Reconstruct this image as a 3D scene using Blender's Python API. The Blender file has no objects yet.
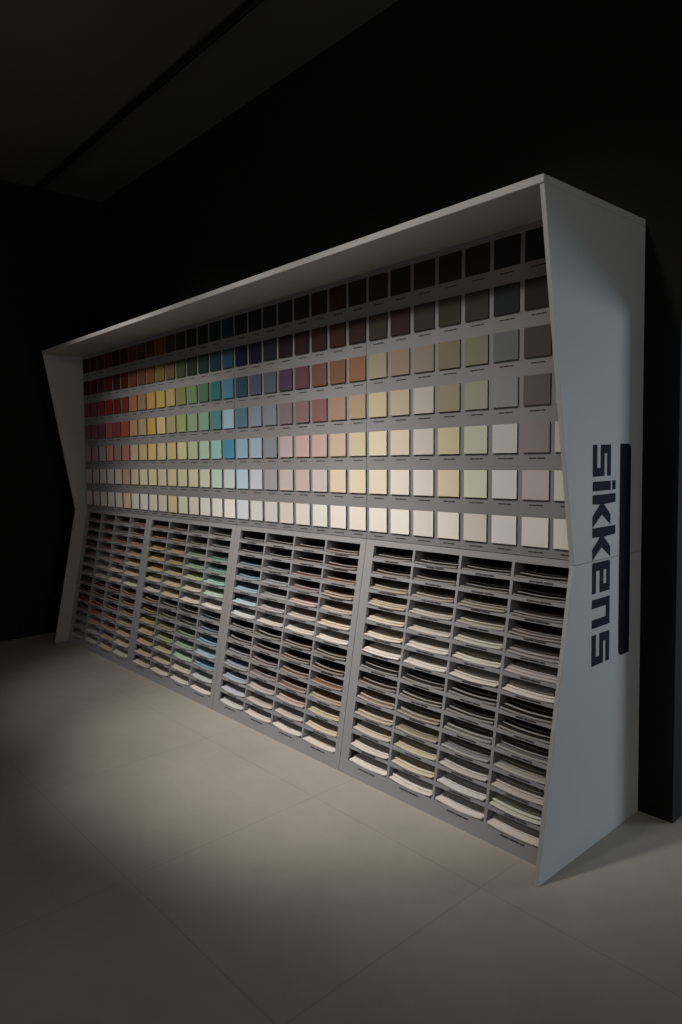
import bpy, bmesh, math, random
from mathutils import Vector, Matrix
random.seed(7)
scene = bpy.context.scene
col = scene.collection

# ------------------------------------------------------------------ materials
def lin(c):
    return tuple((v/255/12.92) if v/255 <= .04045 else ((v/255+.055)/1.055)**2.4 for v in c)

def mat(name, rgb=None, rough=.5, spec=.4, noise=None, objcol=False, mix=None, bump=0):
    m = bpy.data.materials.new(name); m.use_nodes = True
    nt = m.node_tree; b = nt.nodes['Principled BSDF']
    b.inputs['Roughness'].default_value = rough
    b.inputs['Specular IOR Level'].default_value = spec
    out = None
    if objcol:
        oi = nt.nodes.new('ShaderNodeObjectInfo'); out = oi.outputs['Color']
        if mix:
            mx = nt.nodes.new('ShaderNodeMix'); mx.data_type = 'RGBA'
            mx.inputs['Factor'].default_value = mix
            nt.links.new(out, mx.inputs[6]); mx.inputs[7].default_value = (*lin((236, 230, 222)), 1)
            out = mx.outputs[2]
    else:
        b.inputs['Base Color'].default_value = (*lin(rgb), 1)
    if noise:
        sc, amt = noise
        tc = nt.nodes.new('ShaderNodeTexCoord'); n = nt.nodes.new('ShaderNodeTexNoise')
        n.inputs['Scale'].default_value = sc; n.inputs['Detail'].default_value = 5
        nt.links.new(tc.outputs['Object'], n.inputs['Vector'])
        mr = nt.nodes.new('ShaderNodeMapRange')
        mr.inputs[3].default_value = 1-amt; mr.inputs[4].default_value = 1+amt
        nt.links.new(n.outputs['Fac'], mr.inputs[0])
        vm = nt.nodes.new('ShaderNodeVectorMath'); vm.operation = 'SCALE'
        if out: nt.links.new(out, vm.inputs[0])
        else: vm.inputs[0].default_value = lin(rgb)
        nt.links.new(mr.outputs[0], vm.inputs['Scale'])
        out = vm.outputs[0]
    if out: nt.links.new(out, b.inputs['Base Color'])
    if bump:
        tc = nt.nodes.new('ShaderNodeTexCoord'); n = nt.nodes.new('ShaderNodeTexNoise')
        n.inputs['Scale'].default_value = 350
        nt.links.new(tc.outputs['Object'], n.inputs['Vector'])
        bp = nt.nodes.new('ShaderNodeBump'); bp.inputs['Strength'].default_value = bump
        bp.inputs['Distance'].default_value = .001
        nt.links.new(n.outputs['Fac'], bp.inputs['Height']); nt.links.new(bp.outputs[0], b.inputs['Normal'])
    return m

M_hood = mat('pale_grey_laminate', (182, 181, 180), .58, .28, (3, .03), bump=.05)
M_board = mat('grey_display_board', (135, 133, 134), .6, .3, (2, .03), bump=.05)
M_rack = mat('grey_lacquered_metal', (150, 150, 152), .45, .4, (3, .03))
M_inner = mat('grey_slot_interior', (120, 120, 124), .6, .3, (3, .03))
M_print = mat('dark_grey_print', (62, 60, 60), .6, .2, (40, .1))
M_navy = mat('dark_navy_vinyl', (30, 36, 52), .7, .06, (8, .05))
M_barv = mat('blue_black_vinyl', (16, 18, 28), .7, .05, (8, .05))
M_chip = mat('painted_sample', objcol=True, rough=.6, spec=.25, bump=.12, noise=(6, .02))
M_edge = mat('dark_chip_core', (48, 45, 42), .7, .2, (30, .1))
M_sheet = mat('coloured_paper', objcol=True, rough=.7, spec=.2, noise=(9, .03))
M_strip = mat('coloured_paper_pale_margin', objcol=True, mix=.40, rough=.7, spec=.2, noise=(9, .03))
M_wall = mat('black_painted_wall', (21, 21, 20), .75, .2, (1.5, .15))
M_ceil = mat('charcoal_ceiling', (88, 88, 88), .8, .2, (1.2, .15))
M_black = mat('black_metal', (14, 14, 15), .5, .3, (6, .1))
M_lampwhite = mat('white_lamp_reflector', (225, 225, 222), .5, .3, (6, .02))

def floor_material():
    m = bpy.data.materials.new('beige_grey_floor_tiles'); m.use_nodes = True
    nt = m.node_tree; N = nt.nodes; L = nt.links; b = N['Principled BSDF']
    geo = N.new('ShaderNodeNewGeometry'); sep = N.new('ShaderNodeSeparateXYZ')
    L.new(geo.outputs['Position'], sep.inputs[0])
    def joint(out, period, off, half):
        a = N.new('ShaderNodeMath'); a.operation = 'ADD'; a.inputs[1].default_value = off
        L.new(out, a.inputs[0])
        p = N.new('ShaderNodeMath'); p.operation = 'PINGPONG'; p.inputs[1].default_value = period/2
        L.new(a.outputs[0], p.inputs[0])
        c = N.new('ShaderNodeMath'); c.operation = 'LESS_THAN'; c.inputs[1].default_value = half
        L.new(p.outputs[0], c.inputs[0]); return c.outputs[0]
    jx = joint(sep.outputs['X'], .8325, .125+.8325, .0022)
    jy = joint(sep.outputs['Y'], .80, 1.62, .0022)
    mx = N.new('ShaderNodeMath'); mx.operation = 'MAXIMUM'; L.new(jx, mx.inputs[0]); L.new(jy, mx.inputs[1])
    n1 = N.new('ShaderNodeTexNoise'); n1.inputs['Scale'].default_value = 1.6; n1.inputs['Detail'].default_value = 6
    n2 = N.new('ShaderNodeTexNoise'); n2.inputs['Scale'].default_value = 14; n2.inputs['Detail'].default_value = 4
    L.new(geo.outputs['Position'], n1.inputs['Vector']); L.new(geo.outputs['Position'], n2.inputs['Vector'])
    ad = N.new('ShaderNodeMath'); ad.operation = 'MULTIPLY_ADD'; ad.inputs[1].default_value = .35
    L.new(n2.outputs['Fac'], ad.inputs[0]); L.new(n1.outputs['Fac'], ad.inputs[2])
    cr = N.new('ShaderNodeMapRange'); cr.inputs[1].default_value = .3; cr.inputs[2].default_value = 1.05
    L.new(ad.outputs[0], cr.inputs[0])
    mixc = N.new('ShaderNodeMix'); mixc.data_type = 'RGBA'
    mixc.inputs[6].default_value = (*lin((162, 156, 147)), 1); mixc.inputs[7].default_value = (*lin((187, 181, 171)), 1)
    L.new(cr.outputs[0], mixc.inputs[0])
    jm = N.new('ShaderNodeMix'); jm.data_type = 'RGBA'; jm.inputs[7].default_value = (*lin((112, 107, 98)), 1)
    fm = N.new('ShaderNodeMath'); fm.operation = 'MULTIPLY'; fm.inputs[1].default_value = .28
    L.new(mx.outputs[0], fm.inputs[0]); L.new(fm.outputs[0], jm.inputs[0]); L.new(mixc.outputs[2], jm.inputs[6])
    L.new(jm.outputs[2], b.inputs['Base Color'])
    b.inputs['Roughness'].default_value = .62; b.inputs['Specular IOR Level'].default_value = .3
    return m
M_floor = floor_material()

# ------------------------------------------------------------------ mesh helpers
def link(name, bm, mats, parent=None, smooth=False):
    me = bpy.data.meshes.new(name)
    bmesh.ops.recalc_face_normals(bm, faces=bm.faces)
    bm.to_mesh(me); bm.free()
    for m in (mats if isinstance(mats, (list, tuple)) else [mats]): me.materials.append(m)
    if smooth:
        for p in me.polygons: p.use_smooth = True
    o = bpy.data.objects.new(name, me); col.objects.link(o)
    if parent:
        o.parent = parent
    return o

def box(bm, x0, x1, y0, y1, z0, z1, mi=0):
    return hexa(bm, [(x0, y0, z0), (x1, y0, z0), (x1, y1, z0), (x0, y1, z0),
                     (x0, y0, z1), (x1, y0, z1), (x1, y1, z1), (x0, y1, z1)], mi)

def hexa(bm, P, mi=0):
    v = [bm.verts.new(p) for p in P]
    for f in ((0, 3, 2, 1), (4, 5, 6, 7), (0, 1, 5, 4), (1, 2, 6, 5), (2, 3, 7, 6), (3, 0, 4, 7)):
        bm.faces.new([v[i] for i in f]).material_index = mi
    return v

def bevel(bm, w=.0015, seg=1):
    bmesh.ops.bevel(bm, geom=list(bm.edges), offset=w, segments=seg, affect='EDGES', clamp_overlap=True)

def prism_yz(bm, poly, x0, x1, mi=0):
    """closed polygon of (y,z) extruded along x"""
    a = [bm.verts.new((x0, y, z)) for y, z in poly]; b = [bm.verts.new((x1, y, z)) for y, z in poly]
    bm.faces.new(a).material_index = mi; bm.faces.new(b[::-1]).material_index = mi
    n = len(poly)
    for i in range(n):
        bm.faces.new((a[i], b[i], b[(i+1) % n], a[(i+1) % n])).material_index = mi

def tag(o, label=None, cat=None, group=None, kind=None):
    if label: o['label'] = label
    if cat: o['category'] = cat
    if group: o['group'] = group
    if kind: o['kind'] = kind
    return o

def empty(name, loc=(0, 0, 0)):
    o = bpy.data.objects.new(name, None); o.empty_display_size = .05
    o.location = loc; col.objects.link(o); return o

# ------------------------------------------------------------------ dimensions (metres)
W, H, HM = 4.22, 2.2, 1.007           # width, height, height of the joint
DT, DM, DB = .662, .479, .688         # side panel depth at top, joint, floor
T, TT = .016, .025                    # side / top panel thickness
X0 = -W+T; MODW = (W-2*T)/4
BY0, BY1, BZ0, BZ1 = -.391, -.364, 1.009, H-TT   # chip board front plane (bottom, top)
def board_y(z): return BY0+(BY1-BY0)*(z-1.007)/(2.178-1.007)
RY0, RY1 = -.591, -.391                # rack front plane (floor, top)
def rack_y(z): return RY0+(RY1-RY0)*z/1.007

# ------------------------------------------------------------------ room
def structure(name, bm, m):
    return tag(link(name, bm, m), kind='structure')
WL, CE = -4.55, 3.5
bm = bmesh.new(); box(bm, -4.9, 5.2, -7.2, 3.4, -.15, 0); structure('floor', bm, M_floor)
bm = bmesh.new(); box(bm, -4.9, 5.2, -7.2, 3.4, CE, CE+.15); structure('ceiling', bm, M_ceil)
bm = bmesh.new(); box(bm, WL, .13, 0.0, .42, 0, CE); box(bm, .13, 5.05, 0.0, .42, 1.82, CE)   # opening right of the display; header added to shade the side panel's top
structure('wall_back', bm, M_wall)
bm = bmesh.new(); box(bm, WL-.2, WL, -7.2, 3.4, 0, CE); structure('wall_left', bm, M_wall)
bm = bmesh.new(); box(bm, WL, 5.2, 3.25, 3.4, 0, CE); structure('wall_far', bm, M_wall)
bm = bmesh.new(); box(bm, WL, 5.2, -7.2, -7.05, 0, CE); structure('wall_front', bm, M_wall)
bm = bmesh.new(); box(bm, 5.05, 5.2, -7.05, 3.25, 0, CE); structure('wall_right', bm, M_wall)

# ------------------------------------------------------------------ display hood (upper shell)
hood = empty('display_hood', (-W/2, 0, HM))
tag(hood, 'long pale grey overhanging hood framing the colour chips, slanted sides and flat top', 'display stand')
HI = Matrix.Translation((W/2, 0, -HM))
def part(name, bm, m, parent, inv):
    bmesh.ops.transform(bm, matrix=inv, verts=bm.verts)
    return link(name, bm, m, parent)
bm = bmesh.new(); box(bm, -W, 0, -DT, -.001, H-TT, H); bevel(bm); part('top_panel', bm, M_hood, hood, HI)
zt = H-TT-.0005
dt2 = DM+(DT-DM)*(zt-HM)/(H-HM)
up = [(-.001, HM+.0006), (-DM, HM+.0006), (-dt2, zt), (-.001, zt)]
sides_up = []
for x0 in (-W, -T):
    bm = bmesh.new(); prism_yz(bm, up, x0, x0+T); bevel(bm, .001)
    sides_up.append(part('side_panel', bm, M_hood, hood, HI))
lowp = [(-.001, 0), (-DB, 0), (-DM, HM-.0005), (-.001, HM-.0005)]
ends = []
for x0, lab in ((-W, 'pale grey slanted end panel on the floor at the far red end of the racks'),
                (-T, 'pale grey slanted end panel on the floor with navy lettering, at the near end')):
    e = empty('end_panel', (x0+T/2, 0, 0)); tag(e, lab, 'panel')
    bm = bmesh.new(); prism_yz(bm, lowp, x0, x0+T); bevel(bm, .001)
    p = part('panel', bm, M_hood, e, Matrix.Translation((-x0-T/2, 0, 0)))
    ends.append((e, p))

# lettering on the right side: a = reading direction (down), b = up of the letter (towards the wall)
B0, XH = -.362, .122
def lp(a0, a, b): return (B0+b*XH, a0-a)
TH = .0012
def rects(bm, a0, L):
    for (aa, ab, ba, bb) in L:
        y0, z1 = lp(a0, aa, ba); y1, z0 = lp(a0, ab, bb)
        box(bm, 0.0001, TH, y0, y1, z0, z1)
def poly(bm, a0, P):
    prism_yz(bm, [lp(a0, a, b) for a, b in P], .0001, TH)
def L_s(a0):
    w = .107; P = [(0, 0), (w, 0), (w, .64), (.030, .64), (.030, .79), (w, .79), (w, 1), (0, 1), (0, .43), (.078, .43), (.078, .23), (0, .23)]
    bm = bmesh.new(); poly(bm, a0, P); return bm
def L_i(a0):
    bm = bmesh.new(); rects(bm, a0, [(0, .032, 0, 1), (0, .032, 1.10, 1.29)]); return bm
def L_k(a0):
    P = [(0, 0), (.031, 0), (.034, .41), (.072, 0), (.109, 0), (.069, .51), (.106, 1), (.071, 1), (.034, .63), (.031, 1.29), (0, 1.29)]
    bm = bmesh.new(); poly(bm, a0, P); return bm
def L_e(a0):
    w = .106
    bm = bmesh.new()
    rects(bm, a0, [(0, .030, 0, 1), (.030, w, 0, .21), (.030, w, .42, .63), (.030, w, .80, 1), (.078, w, .63, .80)]); return bm
def L_n(a0):
    bm = bmesh.new(); rects(bm, a0, [(0, .030, 0, 1), (.030, .069, .79, 1), (.069, .099, 0, 1)]); return bm
for f, a0 in ((L_s, 1.4), (L_i, 1.276), (L_k, 1.231), (L_k, 1.119)):
    o = part('logo_letter', f(a0), M_navy, sides_up[1], HI)
PI_ = Matrix.Translation((T/2, 0, 0))
for f, a0 in ((L_e, 1.0005), (L_n, .874), (L_s, .751)):
    part('logo_letter', f(a0), M_navy, ends[1][1], PI_)
def arc(cy, cz, r, a0, a1, n=6):
    return [(cy+r*math.cos(math.radians(a0+(a1-a0)*i/n)), cz+r*math.sin(math.radians(a0+(a1-a0)*i/n))) for i in range(n+1)]
yb0, yb1, r = -.172, -.092, .022
bm = bmesh.new(); prism_yz(bm, [(yb0, HM+.0006), (yb1, HM+.0006)]+arc(yb1-r, 1.402-r, r, 0, 90)+[(yb0, 1.402)], .0001, TH)
part('logo_bar', bm, M_barv, sides_up[1], HI)
bm = bmesh.new(); prism_yz(bm, [(yb1, HM-.0005), (yb0, HM-.0005)]+arc(yb0+r, .642+r, r, 180, 270)+[(yb1, .642)], .0001, TH)
part('logo_bar', bm, M_barv, ends[1][1], PI_)

# ------------------------------------------------------------------ colours of the samples: 4 boards x 7 rows x 8
CH = [
 [[(60,12,18),(70,14,20),(95,16,20),(100,18,20),(55,18,18),(75,20,18),(120,48,20),(95,50,28)],
  [(85,20,35),(95,18,38),(115,18,35),(120,18,28),(75,20,20),(100,28,20),(140,68,36),(130,85,48)],
  [(150,64,96),(160,62,86),(158,50,64),(170,32,36),(135,34,28),(150,50,36),(205,125,80),(180,140,90)],
  [(150,98,112),(155,88,105),(140,70,88),(185,90,84),(160,62,48),(190,90,52),(212,160,110),(200,168,125)],
  [(185,155,160),(185,145,155),(185,160,160),(215,145,135),(180,135,115),(200,130,105),(220,190,145),(218,190,140)],
  [(200,190,186),(200,182,180),(208,195,190),(215,200,198),(222,205,175),(205,170,135),(222,200,165),(228,215,180)],
  [(212,196,196),(212,196,194),(220,208,200),(225,215,205),(222,210,190),(225,200,170),(226,222,206),(232,228,216)]],
 [[(95,50,22),(120,72,24),(70,45,26),(38,42,24),(30,34,28),(24,30,28),(18,34,36),(26,52,68)],
  [(150,88,42),(145,120,52),(125,98,60),(75,90,52),(42,58,42),(42,58,50),(22,66,72),(42,92,120)],
  [(222,172,75),(215,185,80),(205,175,115),(150,150,90),(122,155,105),(95,130,95),(50,128,120),(85,150,182)],
  [(220,180,75),(228,205,140),(185,170,115),(168,180,105),(150,180,140),(145,180,150),(85,150,145),(170,205,222)],
  [(228,195,120),(222,200,150),(215,195,135),(220,215,160),(195,208,155),(185,215,190),(155,208,198),(72,150,180)],
  [(226,215,165),(220,205,175),(222,208,165),(220,215,175),(230,220,180),(226,222,195),(195,225,200),(205,215,215)],
  [(226,220,205),(222,216,200),(230,210,165),(230,226,205),(232,226,208),(234,230,220),(232,228,218),(236,232,224)]],
 [[(22,24,36),(26,28,44),(34,34,46),(38,32,38),(44,28,30),(58,32,30),(66,36,28),(46,32,30)],
  [(20,32,72),(42,44,72),(56,60,76),(62,34,50),(72,40,44),(84,48,40),(90,48,34),(80,52,38)],
  [(62,108,135),(112,118,150),(120,128,148),(112,82,112),(140,90,92),(160,98,78),(170,110,70),(190,125,70)],
  [(88,142,168),(150,168,190),(145,158,170),(150,128,138),(158,118,118),(160,104,94),(190,145,118),(200,165,120)],
  [(138,185,208),(165,188,212),(142,150,160),(200,178,182),(212,170,165),(208,170,160),(210,180,145),(210,195,145)],
  [(175,212,226),(200,205,220),(168,162,168),(205,188,180),(205,182,174),(208,190,185),(228,202,165),(230,208,165)],
  [(212,220,226),(215,216,214),(214,208,200),(222,210,200),(228,216,206),(228,222,212),(236,224,214),(236,222,205)]],
 [[(52,44,42),(36,34,36),(44,40,40),(44,38,36),(42,40,38),(30,32,38),(28,28,30),(30,30,30)],
  [(90,72,58),(78,52,48),(82,74,66),(88,78,64),(82,78,68),(52,58,66),(54,54,52),(60,60,60)],
  [(205,190,150),(200,168,135),(192,170,148),(170,155,112),(172,168,128),(140,145,145),(106,95,95),(150,150,150)],
  [(222,202,150),(218,196,160),(218,206,190),(175,165,120),(180,180,150),(158,162,165),(120,106,106),(200,195,180)],
  [(228,212,172),(226,208,178),(218,204,192),(215,202,150),(205,206,176),(208,206,200),(150,139,139),(215,205,190)],
  [(232,216,182),(234,222,206),(230,218,208),(228,210,170),(218,220,192),(222,220,220),(196,184,182),(220,220,200)],
  [(236,226,212),(238,232,220),(230,218,206),(238,228,216),(222,212,196),(236,228,224),(234,226,220),(232,226,214)]],
]
ROWD = [.8, .46, .52, .70, .88, .96, 1.0]     # deep shades at the top of the board, tints at the bottom
ROWV = [.8, .60, .76, .84, .90, .95, 1.0]     # the two vivid boards
def s8(v): return 255*(v*12.92 if v < .0031308 else 1.055*v**(1/2.4)-.055)
def tone(c, f, sat):
    l = [v*f for v in lin(c)]; y = .2126*l[0]+.7152*l[1]+.0722*l[2]
    return tuple(s8(y+(v-y)*sat) for v in l)
SATF = [.86, .92, .70, .70]
CH = [[[tone(c, (ROWV if k_ < 2 else ROWD)[r_], SATF[k_]) for c in row] for r_, row in enumerate(bd)] for k_, bd in enumerate(CH)]
NAMED = [('black',(28,28,30)),('charcoal',(58,58,60)),('dark brown',(62,36,30)),('brown',(95,62,45)),('taupe',(115,98,92)),
 ('dark red',(85,18,26)),('crimson',(140,34,48)),('red',(175,35,34)),('orange',(200,112,55)),('terracotta',(165,95,75)),
 ('rust brown',(125,58,30)),('ochre',(190,145,80)),('golden yellow',(220,180,75)),('straw yellow',(215,195,135)),('cream',(230,214,178)),
 ('beige',(208,185,150)),('tan',(185,150,115)),('olive',(120,110,60)),('olive green',(80,88,50)),('dark green',(35,52,42)),('moss green',(150,160,100)),
 ('leaf green',(110,145,98)),('mint green',(185,212,185)),('sage green',(190,195,160)),('teal',(50,125,122)),('dark teal',(22,58,66)),
 ('turquoise',(155,208,198)),('bright blue',(80,150,182)),('navy blue',(24,30,62)),('slate blue',(112,120,150)),('pale blue',(170,205,224)),
 ('steel blue',(65,110,138)),('lilac grey',(165,150,160)),('plum',(110,72,98)),('dusty pink',(200,165,160)),('pink',(205,135,130)),('mauve',(150,100,115)),
 ('grey',(145,148,148)),('pale grey',(200,200,200)),('off-white',(234,228,218)),('warm white',(236,224,206)),('pinkish white',(225,212,206))]
def cname(c):
    return min(NAMED, key=lambda n: sum((a-b)**2 for a, b in zip(n[1], c)))[0]
def setcol(o, c): o.color = (*lin(c), 1)
ORD = ['first', 'second', 'third', 'fourth', 'fifth', 'sixth', 'seventh', 'eighth']
WHICH = ['leftmost', 'second-from-left', 'third-from-left', 'rightmost']
WH2 = [('leftmost', ''), ('second', ' from left'), ('third', ' from left'), ('rightmost', '')]
BDESC = ['red and orange', 'yellow, green and teal', 'blue, mauve and brown', 'beige and grey neutral']
RDESC = ['red', 'yellow-green', 'blue-brown', 'neutral']

# ------------------------------------------------------------------ chip boards and chips
PX, PZ, CW, CHH = .131, .1667, .1075, .104
ZTOP = 2.149
alpha = math.atan2(BY1-BY0, 2.178-1.007)
def caption_words(bm, fn, xc, z, w, h):
    """dark printed line, too small to read: a few runs of type"""
    n = random.choice((2, 3)); x = xc-w/2; gap = w*.035
    ws = [random.uniform(.6, 1.2) for _ in range(n)]; s = (w-gap*(n-1))/sum(ws)
    for q in ws:
        fn(bm, x, x+q*s, z, z+h); x += q*s+gap
def print_quad(bm, x0, x1, z0, z1):
    v = [bm.verts.new(p) for p in ((x0, board_y(z0)-.0006, z0), (x1, board_y(z0)-.0006, z0), (x1, board_y(z1)-.0006, z1), (x0, board_y(z1)-.0006, z1))]
    bm.faces.new(v).material_index = 1

bm = bmesh.new(); box(bm, -CW/2, CW/2, -.007, 0, 0, CHH, 1)
bm.faces.ensure_lookup_table()
for f_ in bm.faces:
    if all(abs(v.co.y+.007) < 1e-6 for v in f_.verts): f_.material_index = 0
chip0 = None
for k in range(4):
    x0 = X0+MODW*k+.0012; x1 = X0+MODW*(k+1)-.0012
    bb = bmesh.new()
    hexa(bb, [(x0, board_y(BZ0), BZ0), (x1, board_y(BZ0), BZ0), (x1, board_y(BZ0)+.018, BZ0), (x0, board_y(BZ0)+.018, BZ0),
              (x0, board_y(BZ1-.001), BZ1-.001), (x1, board_y(BZ1-.001), BZ1-.001), (x1, board_y(BZ1-.001)+.018, BZ1-.001), (x0, board_y(BZ1-.001)+.018, BZ1-.001)])
    for r_ in range(7):
        for c_ in range(8):
            xc = X0+MODW*k+.0235+PX*c_+CW/2
            if k == 3 and c_ == 7: xc = min(xc, X0+MODW*4-CW/2-.002)
            zb = ZTOP-PZ*r_-CHH
            caption_words(bb, print_quad, xc, zb-.0225, random.uniform(.056, .068), .0048)
    bmesh.ops.transform(bb, matrix=Matrix.Translation((-(x0+x1)/2, 0, -BZ0)), verts=bb.verts)
    o = link('chip_board', bb, [M_board, M_print]); o.location = ((x0+x1)/2, 0, BZ0)
    tag(o, 'flat grey board behind the %s chips, %s of four in the hood' % (BDESC[k], WHICH[k]), 'board', 'chip boards in the hood')
    for r_ in range(7):
        for c_ in range(8):
            xc = X0+MODW*k+.0235+PX*c_+CW/2
            if k == 3 and c_ == 7: xc = min(xc, X0+MODW*4-CW/2-.002)
            zb = ZTOP-PZ*r_-CHH
            if chip0 is None:
                o = link('colour_chip', bm, [M_chip, M_edge]); chip0 = o
            else:
                o = chip0.copy(); col.objects.link(o)
            o.location = (xc, board_y(zb)-.0003, zb); o.rotation_euler = (-alpha, 0, 0)
            setcol(o, CH[k][r_][c_])
            rown = 'top' if r_ == 0 else 'bottom' if r_ == 6 else ORD[r_]
            tag(o, '%s square chip, %s from left in the %s row, %s board%s' % (cname(CH[k][r_][c_]), ORD[c_], rown, WH2[k][0], WH2[k][1]),
                'colour chip', 'square colour chips on the boards')

# ------------------------------------------------------------------ sheet racks
RDEP = .33
ROWP, TOPZ, OPEN = .067, .982, .0525
COLX = [(.052, .2835), (.2955, .5265), (.5385, .7695), (.7815, 1.0105)]
def sh(bm, x0, x1, z0, z1, d0, d1, mi=0, flat=False):
    """sheared box: depth d0..d1 behind the slanted rack front (flat back when flat)"""
    hexa(bm, [(x0, rack_y(z0)+d0, z0), (x1, rack_y(z0)+d0, z0), (x1, (rack_y(z0)+d1), z0), (x0, (rack_y(z0)+d1), z0),
              (x0, rack_y(z1)+d0, z1), (x1, rack_y(z1)+d0, z1), (x1, (rack_y(z1)+d1), z1), (x0, (rack_y(z1)+d1), z1)], mi)
def shelf_top(i): return TOPZ-ROWP*i-OPEN

def copy_tree(o, parent=None):
    c = o.copy(); col.objects.link(c)
    if parent: c.parent = parent
    for ch in list(o.children): copy_tree(ch, c)
    return c

def lip_quad(bm, x0, x1, z0, z1):
    e = -.0009
    v = [bm.verts.new(p) for p in ((x0, rack_y(z0)+e, z0), (x1, rack_y(z0)+e, z0), (x1, rack_y(z1)+e, z1), (x0, rack_y(z1)+e, z1))]
    bm.faces.new(v).material_index = 1

rack0 = None
ZR = HM-.0005
for k in range(4):
    if rack0 is None:
        rk = empty('sheet_rack', (X0, 0, 0)); rack0 = rk
        w = MODW-.0016
        fr = bmesh.new()
        sh(fr, .0008, .052, 0, ZR, 0, .014); sh(fr, 1.0105, w, 0, ZR, 0, .014)
        sh(fr, .052, 1.0105, TOPZ, ZR, 0, .014); sh(fr, .052, 1.0105, 0, shelf_top(13), 0, .014)
        for a, b in COLX: caption_words(fr, lip_quad, (a+b)/2, shelf_top(13)-.016, .1, .0055)
        link('front_frame', fr, [M_rack, M_print], rk)
        b_ = bmesh.new(); sh(b_, .0008, w, 0, ZR, RDEP-.012, RDEP); link('back_panel', b_, M_inner, rk)
        for xa in (.0008, w-.014):
            b_ = bmesh.new(); sh(b_, xa, xa+.014, 0, ZR, .0142, RDEP-.0122); link('side_panel', b_, M_inner, rk)
        b_ = bmesh.new(); sh(b_, .015, w-.0142, ZR-.012, ZR, .0142, RDEP-.0122); link('top_panel', b_, M_rack, rk)
        for j in range(3):
            b_ = bmesh.new(); sh(b_, COLX[j][1], COLX[j+1][0], shelf_top(13), TOPZ, .0002, RDEP-.0122); link('divider', b_, M_rack, rk)
        for i in range(14):
            b_ = bmesh.new(); zt_ = shelf_top(i)
            for a, b in COLX:
                if i < 13:
                    sh(b_, a+.0003, b-.0003, zt_-.0145, zt_, .0004, .012)
                    caption_words(b_, lip_quad, (a+b)/2, zt_-.0105, random.uniform(.08, .105), .0055)
                sh(b_, a+.0003, b-.0003, zt_-.005, zt_, .0142 if i == 13 else .012, RDEP-.0124)
            link('shelf', b_, [M_rack, M_print], rk)
    else:
        rk = copy_tree(rack0)
    rk.location = (X0+MODW*k, 0, 0)
    tag(rk, ['grey slotted rack of dark red and pink paper sheets, leftmost on the floor',
             'grey slotted rack of yellow, green and teal paper sheets, second from left',
             'grey slotted rack of blue, pink and brown paper sheets, third from left',
             'grey slotted rack of cream and grey paper sheets, rightmost beside the lettered end panel'][k],
        'rack', 'slotted sheet racks under the hood')

# ------------------------------------------------------------------ paper sheets in the slots
SW = .2165
def slab(bm, zoff, th, y0, y1, sag, w=SW, yaw=0, dx=0, skew=0):
    """curved sheet: lowest in the middle, corners lifted"""
    n = 10; rows = []
    for zz in (0, th):
        for yy in (y0, y1):
            r_ = []
            for i in range(n+1):
                u = -1+2*i/n
                x = u*w/2; s = sag*(u*u)*(1+skew*u)
                X = x*math.cos(yaw)-(yy-y0)*math.sin(yaw)+dx
                Y = yy+x*math.sin(yaw)
                r_.append(bm.verts.new((X, Y, zoff+s+zz)))
            rows.append(r_)
    # front margin loop
    a, b, c, d = rows   # bottom-front, bottom-back, top-front, top-back
    mtop = []; mbot = []
    f = .010/(y1-y0)
    for i in range(n+1):
        mtop.append(bm.verts.new(c[i].co.lerp(d[i].co, f))); mbot.append(bm.verts.new(a[i].co.lerp(b[i].co, f)))
    def q(v, mi): bm.faces.new(v).material_index = mi
    for i in range(n):
        q((c[i], c[i+1], mtop[i+1], mtop[i]), 1); q((mtop[i], mtop[i+1], d[i+1], d[i]), 0)
        q((a[i], mbot[i], mbot[i+1], a[i+1]), 1); q((mbot[i], b[i], b[i+1], mbot[i+1]), 0)
        q((a[i], a[i+1], c[i+1], c[i]), 1); q((b[i], d[i], d[i+1], b[i+1]), 0)
    for i, flip in ((0, 0), (n, 1)):
        q((a[i], c[i], mtop[i], mbot[i]), 1); q((mbot[i], mtop[i], d[i], b[i]), 0)

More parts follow.
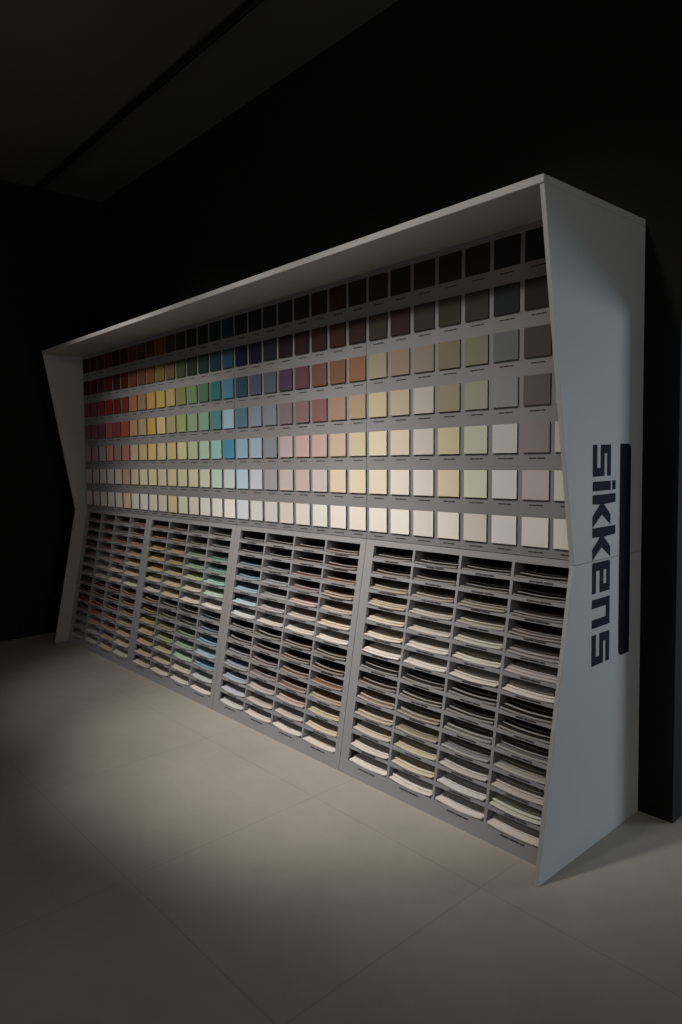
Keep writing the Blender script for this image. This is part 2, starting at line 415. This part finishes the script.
POS = {2: ['bottom', 'top'], 3: ['bottom', 'middle', 'top'], 1: ['only']}
for k in range(4):
    for j in range(4):
        for i in range(14):
            half, r_ = divmod(i, 7)
            c = CH[k][r_][2*j+half]
            a, b = COLX[j]
            xc = X0+MODW*k+(a+b)/2
            zb = shelf_top(i)+.0006
            yf = rack_y(zb)
            dark = sum(c)/3 < 80
            bright = r_ >= 4
            sag = (.003+.0045*i/13)*random.uniform(.8, 1.25)
            nsh = 3 if k != 2 else 2
            rown = 'top' if i == 0 else 'bottom' if i == 13 else None
            slot = ('top slot' if i == 0 else 'bottom slot' if i == 13 else ['','second','third','fourth','fifth','sixth','seventh','eighth','ninth','tenth','eleventh','twelfth','thirteenth'][i]+' slot down')
            z = 0; d = random.uniform(-.006, .002)
            skew = random.uniform(-.15, .1)
            bmS = bmesh.new() if k < 2 else None
            cn = cname(c)
            for s in range(nsh):
                th = random.uniform(.0022, .0045) if s == 0 else random.uniform(.0012, .0024)
                y0 = yf+d+z*.2
                y1 = y0+.24
                sg = sag*(1+.22*s)
                yaw = random.uniform(-.003, .003); dx = random.uniform(-.001, .001)
                if k < 2:
                    slab(bmS, z, th, y0-yf, y1-yf, sg, yaw=yaw, dx=dx, skew=skew)
                else:
                    bs = bmesh.new(); slab(bs, 0, th, 0, y1-y0, sg, dx=0, skew=skew)
                    o = link('paper_sheet', bs, [M_sheet, M_strip])
                    o.location = (xc+dx, y0, zb+z); o.rotation_euler = (0, 0, yaw)
                    setcol(o, c)
                    tag(o, '%s %s paper sheet, %s, %s column, %s rack%s' % (POS[nsh][s], cn, slot, ORD[j], WH2[k][0], WH2[k][1]),
                        'paper sheet', 'paper sheets in the racks')
                z += th+random.uniform(.0022, .0038); d += random.uniform(.014, .034)
            if k < 2:
                o = link('paper_stack', bmS, [M_sheet, M_strip]); o.location = (xc, yf, zb); setcol(o, c)
                tag(o, 'stack of %s paper sheets, %s, %s column, %s rack%s' % (cn, slot, ORD[j], WH2[k][0], WH2[k][1]),
                    'paper stack', 'stacks of sheets in the racks')

# ------------------------------------------------------------------ ceiling fittings
def tube(bm, pts, r, n=8):
    rings = []
    for i, p in enumerate(pts):
        p = Vector(p); d = (Vector(pts[min(i+1, len(pts)-1)])-Vector(pts[max(i-1, 0)])).normalized()
        u = d.cross(Vector((0, 0, 1)));
        if u.length < 1e-3: u = Vector((1, 0, 0))
        u.normalize(); v = d.cross(u)
        rings.append([bm.verts.new(p+r*(math.cos(2*math.pi*t/n)*u+math.sin(2*math.pi*t/n)*v)) for t in range(n)])
    for a, b in zip(rings, rings[1:]):
        for t in range(n): bm.faces.new((a[t], a[(t+1) % n], b[(t+1) % n], b[t]))
    bm.faces.new(rings[0]); bm.faces.new(rings[-1][::-1])
bm = bmesh.new(); tube(bm, [(WL+.02, -.53, CE-.022), (.1, -.53, CE-.022)], .02)
tag(link('ceiling_conduit', bm, M_black), 'thin black conduit running along the dark ceiling above the display', 'pipe')

# ------------------------------------------------------------------ lights
def area(name, loc, target, sx, sy, power, color, spread=180):
    l = bpy.data.lights.new(name, 'AREA'); l.shape = 'RECTANGLE'; l.size = sx; l.size_y = sy
    l.energy = power; l.color = color; l.spread = math.radians(spread)
    o = bpy.data.objects.new(name, l); col.objects.link(o); o.location = loc
    o.rotation_euler = (Vector(target)-Vector(loc)).to_track_quat('-Z', 'Y').to_euler(); return o
def spot(name, loc, target, power, color, size, blend, radius):
    l = bpy.data.lights.new(name, 'SPOT'); l.energy = power; l.color = color
    l.spot_size = math.radians(size); l.spot_blend = blend; l.shadow_soft_size = radius
    o = bpy.data.objects.new(name, l); col.objects.link(o); o.location = loc
    o.rotation_euler = (Vector(target)-Vector(loc)).to_track_quat('-Z', 'Y').to_euler(); return o

# LIGHTS-BEGIN
spot('assumed_spot_lamp', (-2.65, -2.25, 3.40), (-2.65, -.08, 0), 112, (1, .955, .90), 47, 1.0, .10)  # assumed spots, unseen, read from the pool of light on racks and floor
spot('assumed_spot_lamp', (-1.50, -2.25, 3.40), (-1.46, -.19, 0), 285, (1, .955, .90), 47, 1.0, .10)
spot('assumed_spot_lamp', (-.80, -2.25, 3.40), (-.80, -.04, 0), 145, (1, .955, .90), 47, 1.0, .10)
spot('added_wash_lamp', (-2.9, -2.25, 3.40), (-2.9, -.5, 1.75), 100, (1, .955, .90), 50, 1.0, .10)  # added spots that brighten the hood edge and upper boards, no known fitting
spot('added_wash_lamp', (-1.6, -2.25, 3.40), (-1.6, -.5, 1.75), 62, (1, .955, .90), 50, 1.0, .10)
spot('added_wash_lamp', (-.4, -2.25, 3.40), (-.4, -.5, 1.75), 74, (1, .955, .90), 50, 1.0, .10)
area('front_fill_light', (-1.5, -6.9, 1.1), (-1.5, 0, 1.3), 2.5, 1.6, 15, (1, .95, .9))  # added low fill for the upright faces, stands for no known lamp
area('assumed_cool_side_light', (2.45, 3.15, .95), (0, -.4, .9), 2.3, 1.3, 92, (.74, .88, 1))  # assumed cool source behind right
area('right_fill_light', (4.6, -.9, 1.3), (0, -.4, .8), 1.4, 1.4, 14, (.95, .97, 1))  # added weak fill that lifts the outer side panel
area('front_right_fill_light', (2.8, -4.2, 3.3), (0, -.4, .8), 1.0, 1.0, 15, (1, .97, .93))  # added ambient fill from the front right, no known ceiling fitting
# LIGHTS-END

w = bpy.data.worlds.new('dim_room'); w.use_nodes = True; scene.world = w
w.node_tree.nodes['Background'].inputs[0].default_value = (1, .97, .93, 1)
w.node_tree.nodes['Background'].inputs[1].default_value = .004

# ------------------------------------------------------------------ camera
cam = bpy.data.cameras.new('camera'); co = bpy.data.objects.new('camera', cam); col.objects.link(co)
yaw, pitch, roll, f = .841, -.0822, -.0222, 700.3244
fwd = Vector((-math.sin(yaw)*math.cos(pitch), math.cos(yaw)*math.cos(pitch), math.sin(pitch)))
right = Vector((math.cos(yaw), math.sin(yaw), 0)); upv = right.cross(fwd)
R = right*math.cos(roll)+upv*math.sin(roll); U = -right*math.sin(roll)+upv*math.cos(roll)
m3 = Matrix((R, U, -fwd)).transposed()
co.matrix_world = Matrix.Translation((1.181, -2.5494, 1.3868)) @ m3.to_4x4()
cam.sensor_fit = 'VERTICAL'; cam.sensor_height = 36; cam.lens = f/1024*36
cam.clip_start = .02; cam.clip_end = 60
scene.camera = co

vs = scene.view_settings
vs.view_transform = 'Standard'; vs.look = 'None'; vs.gamma = 1; vs.use_curve_mapping = False
vs.exposure = 0
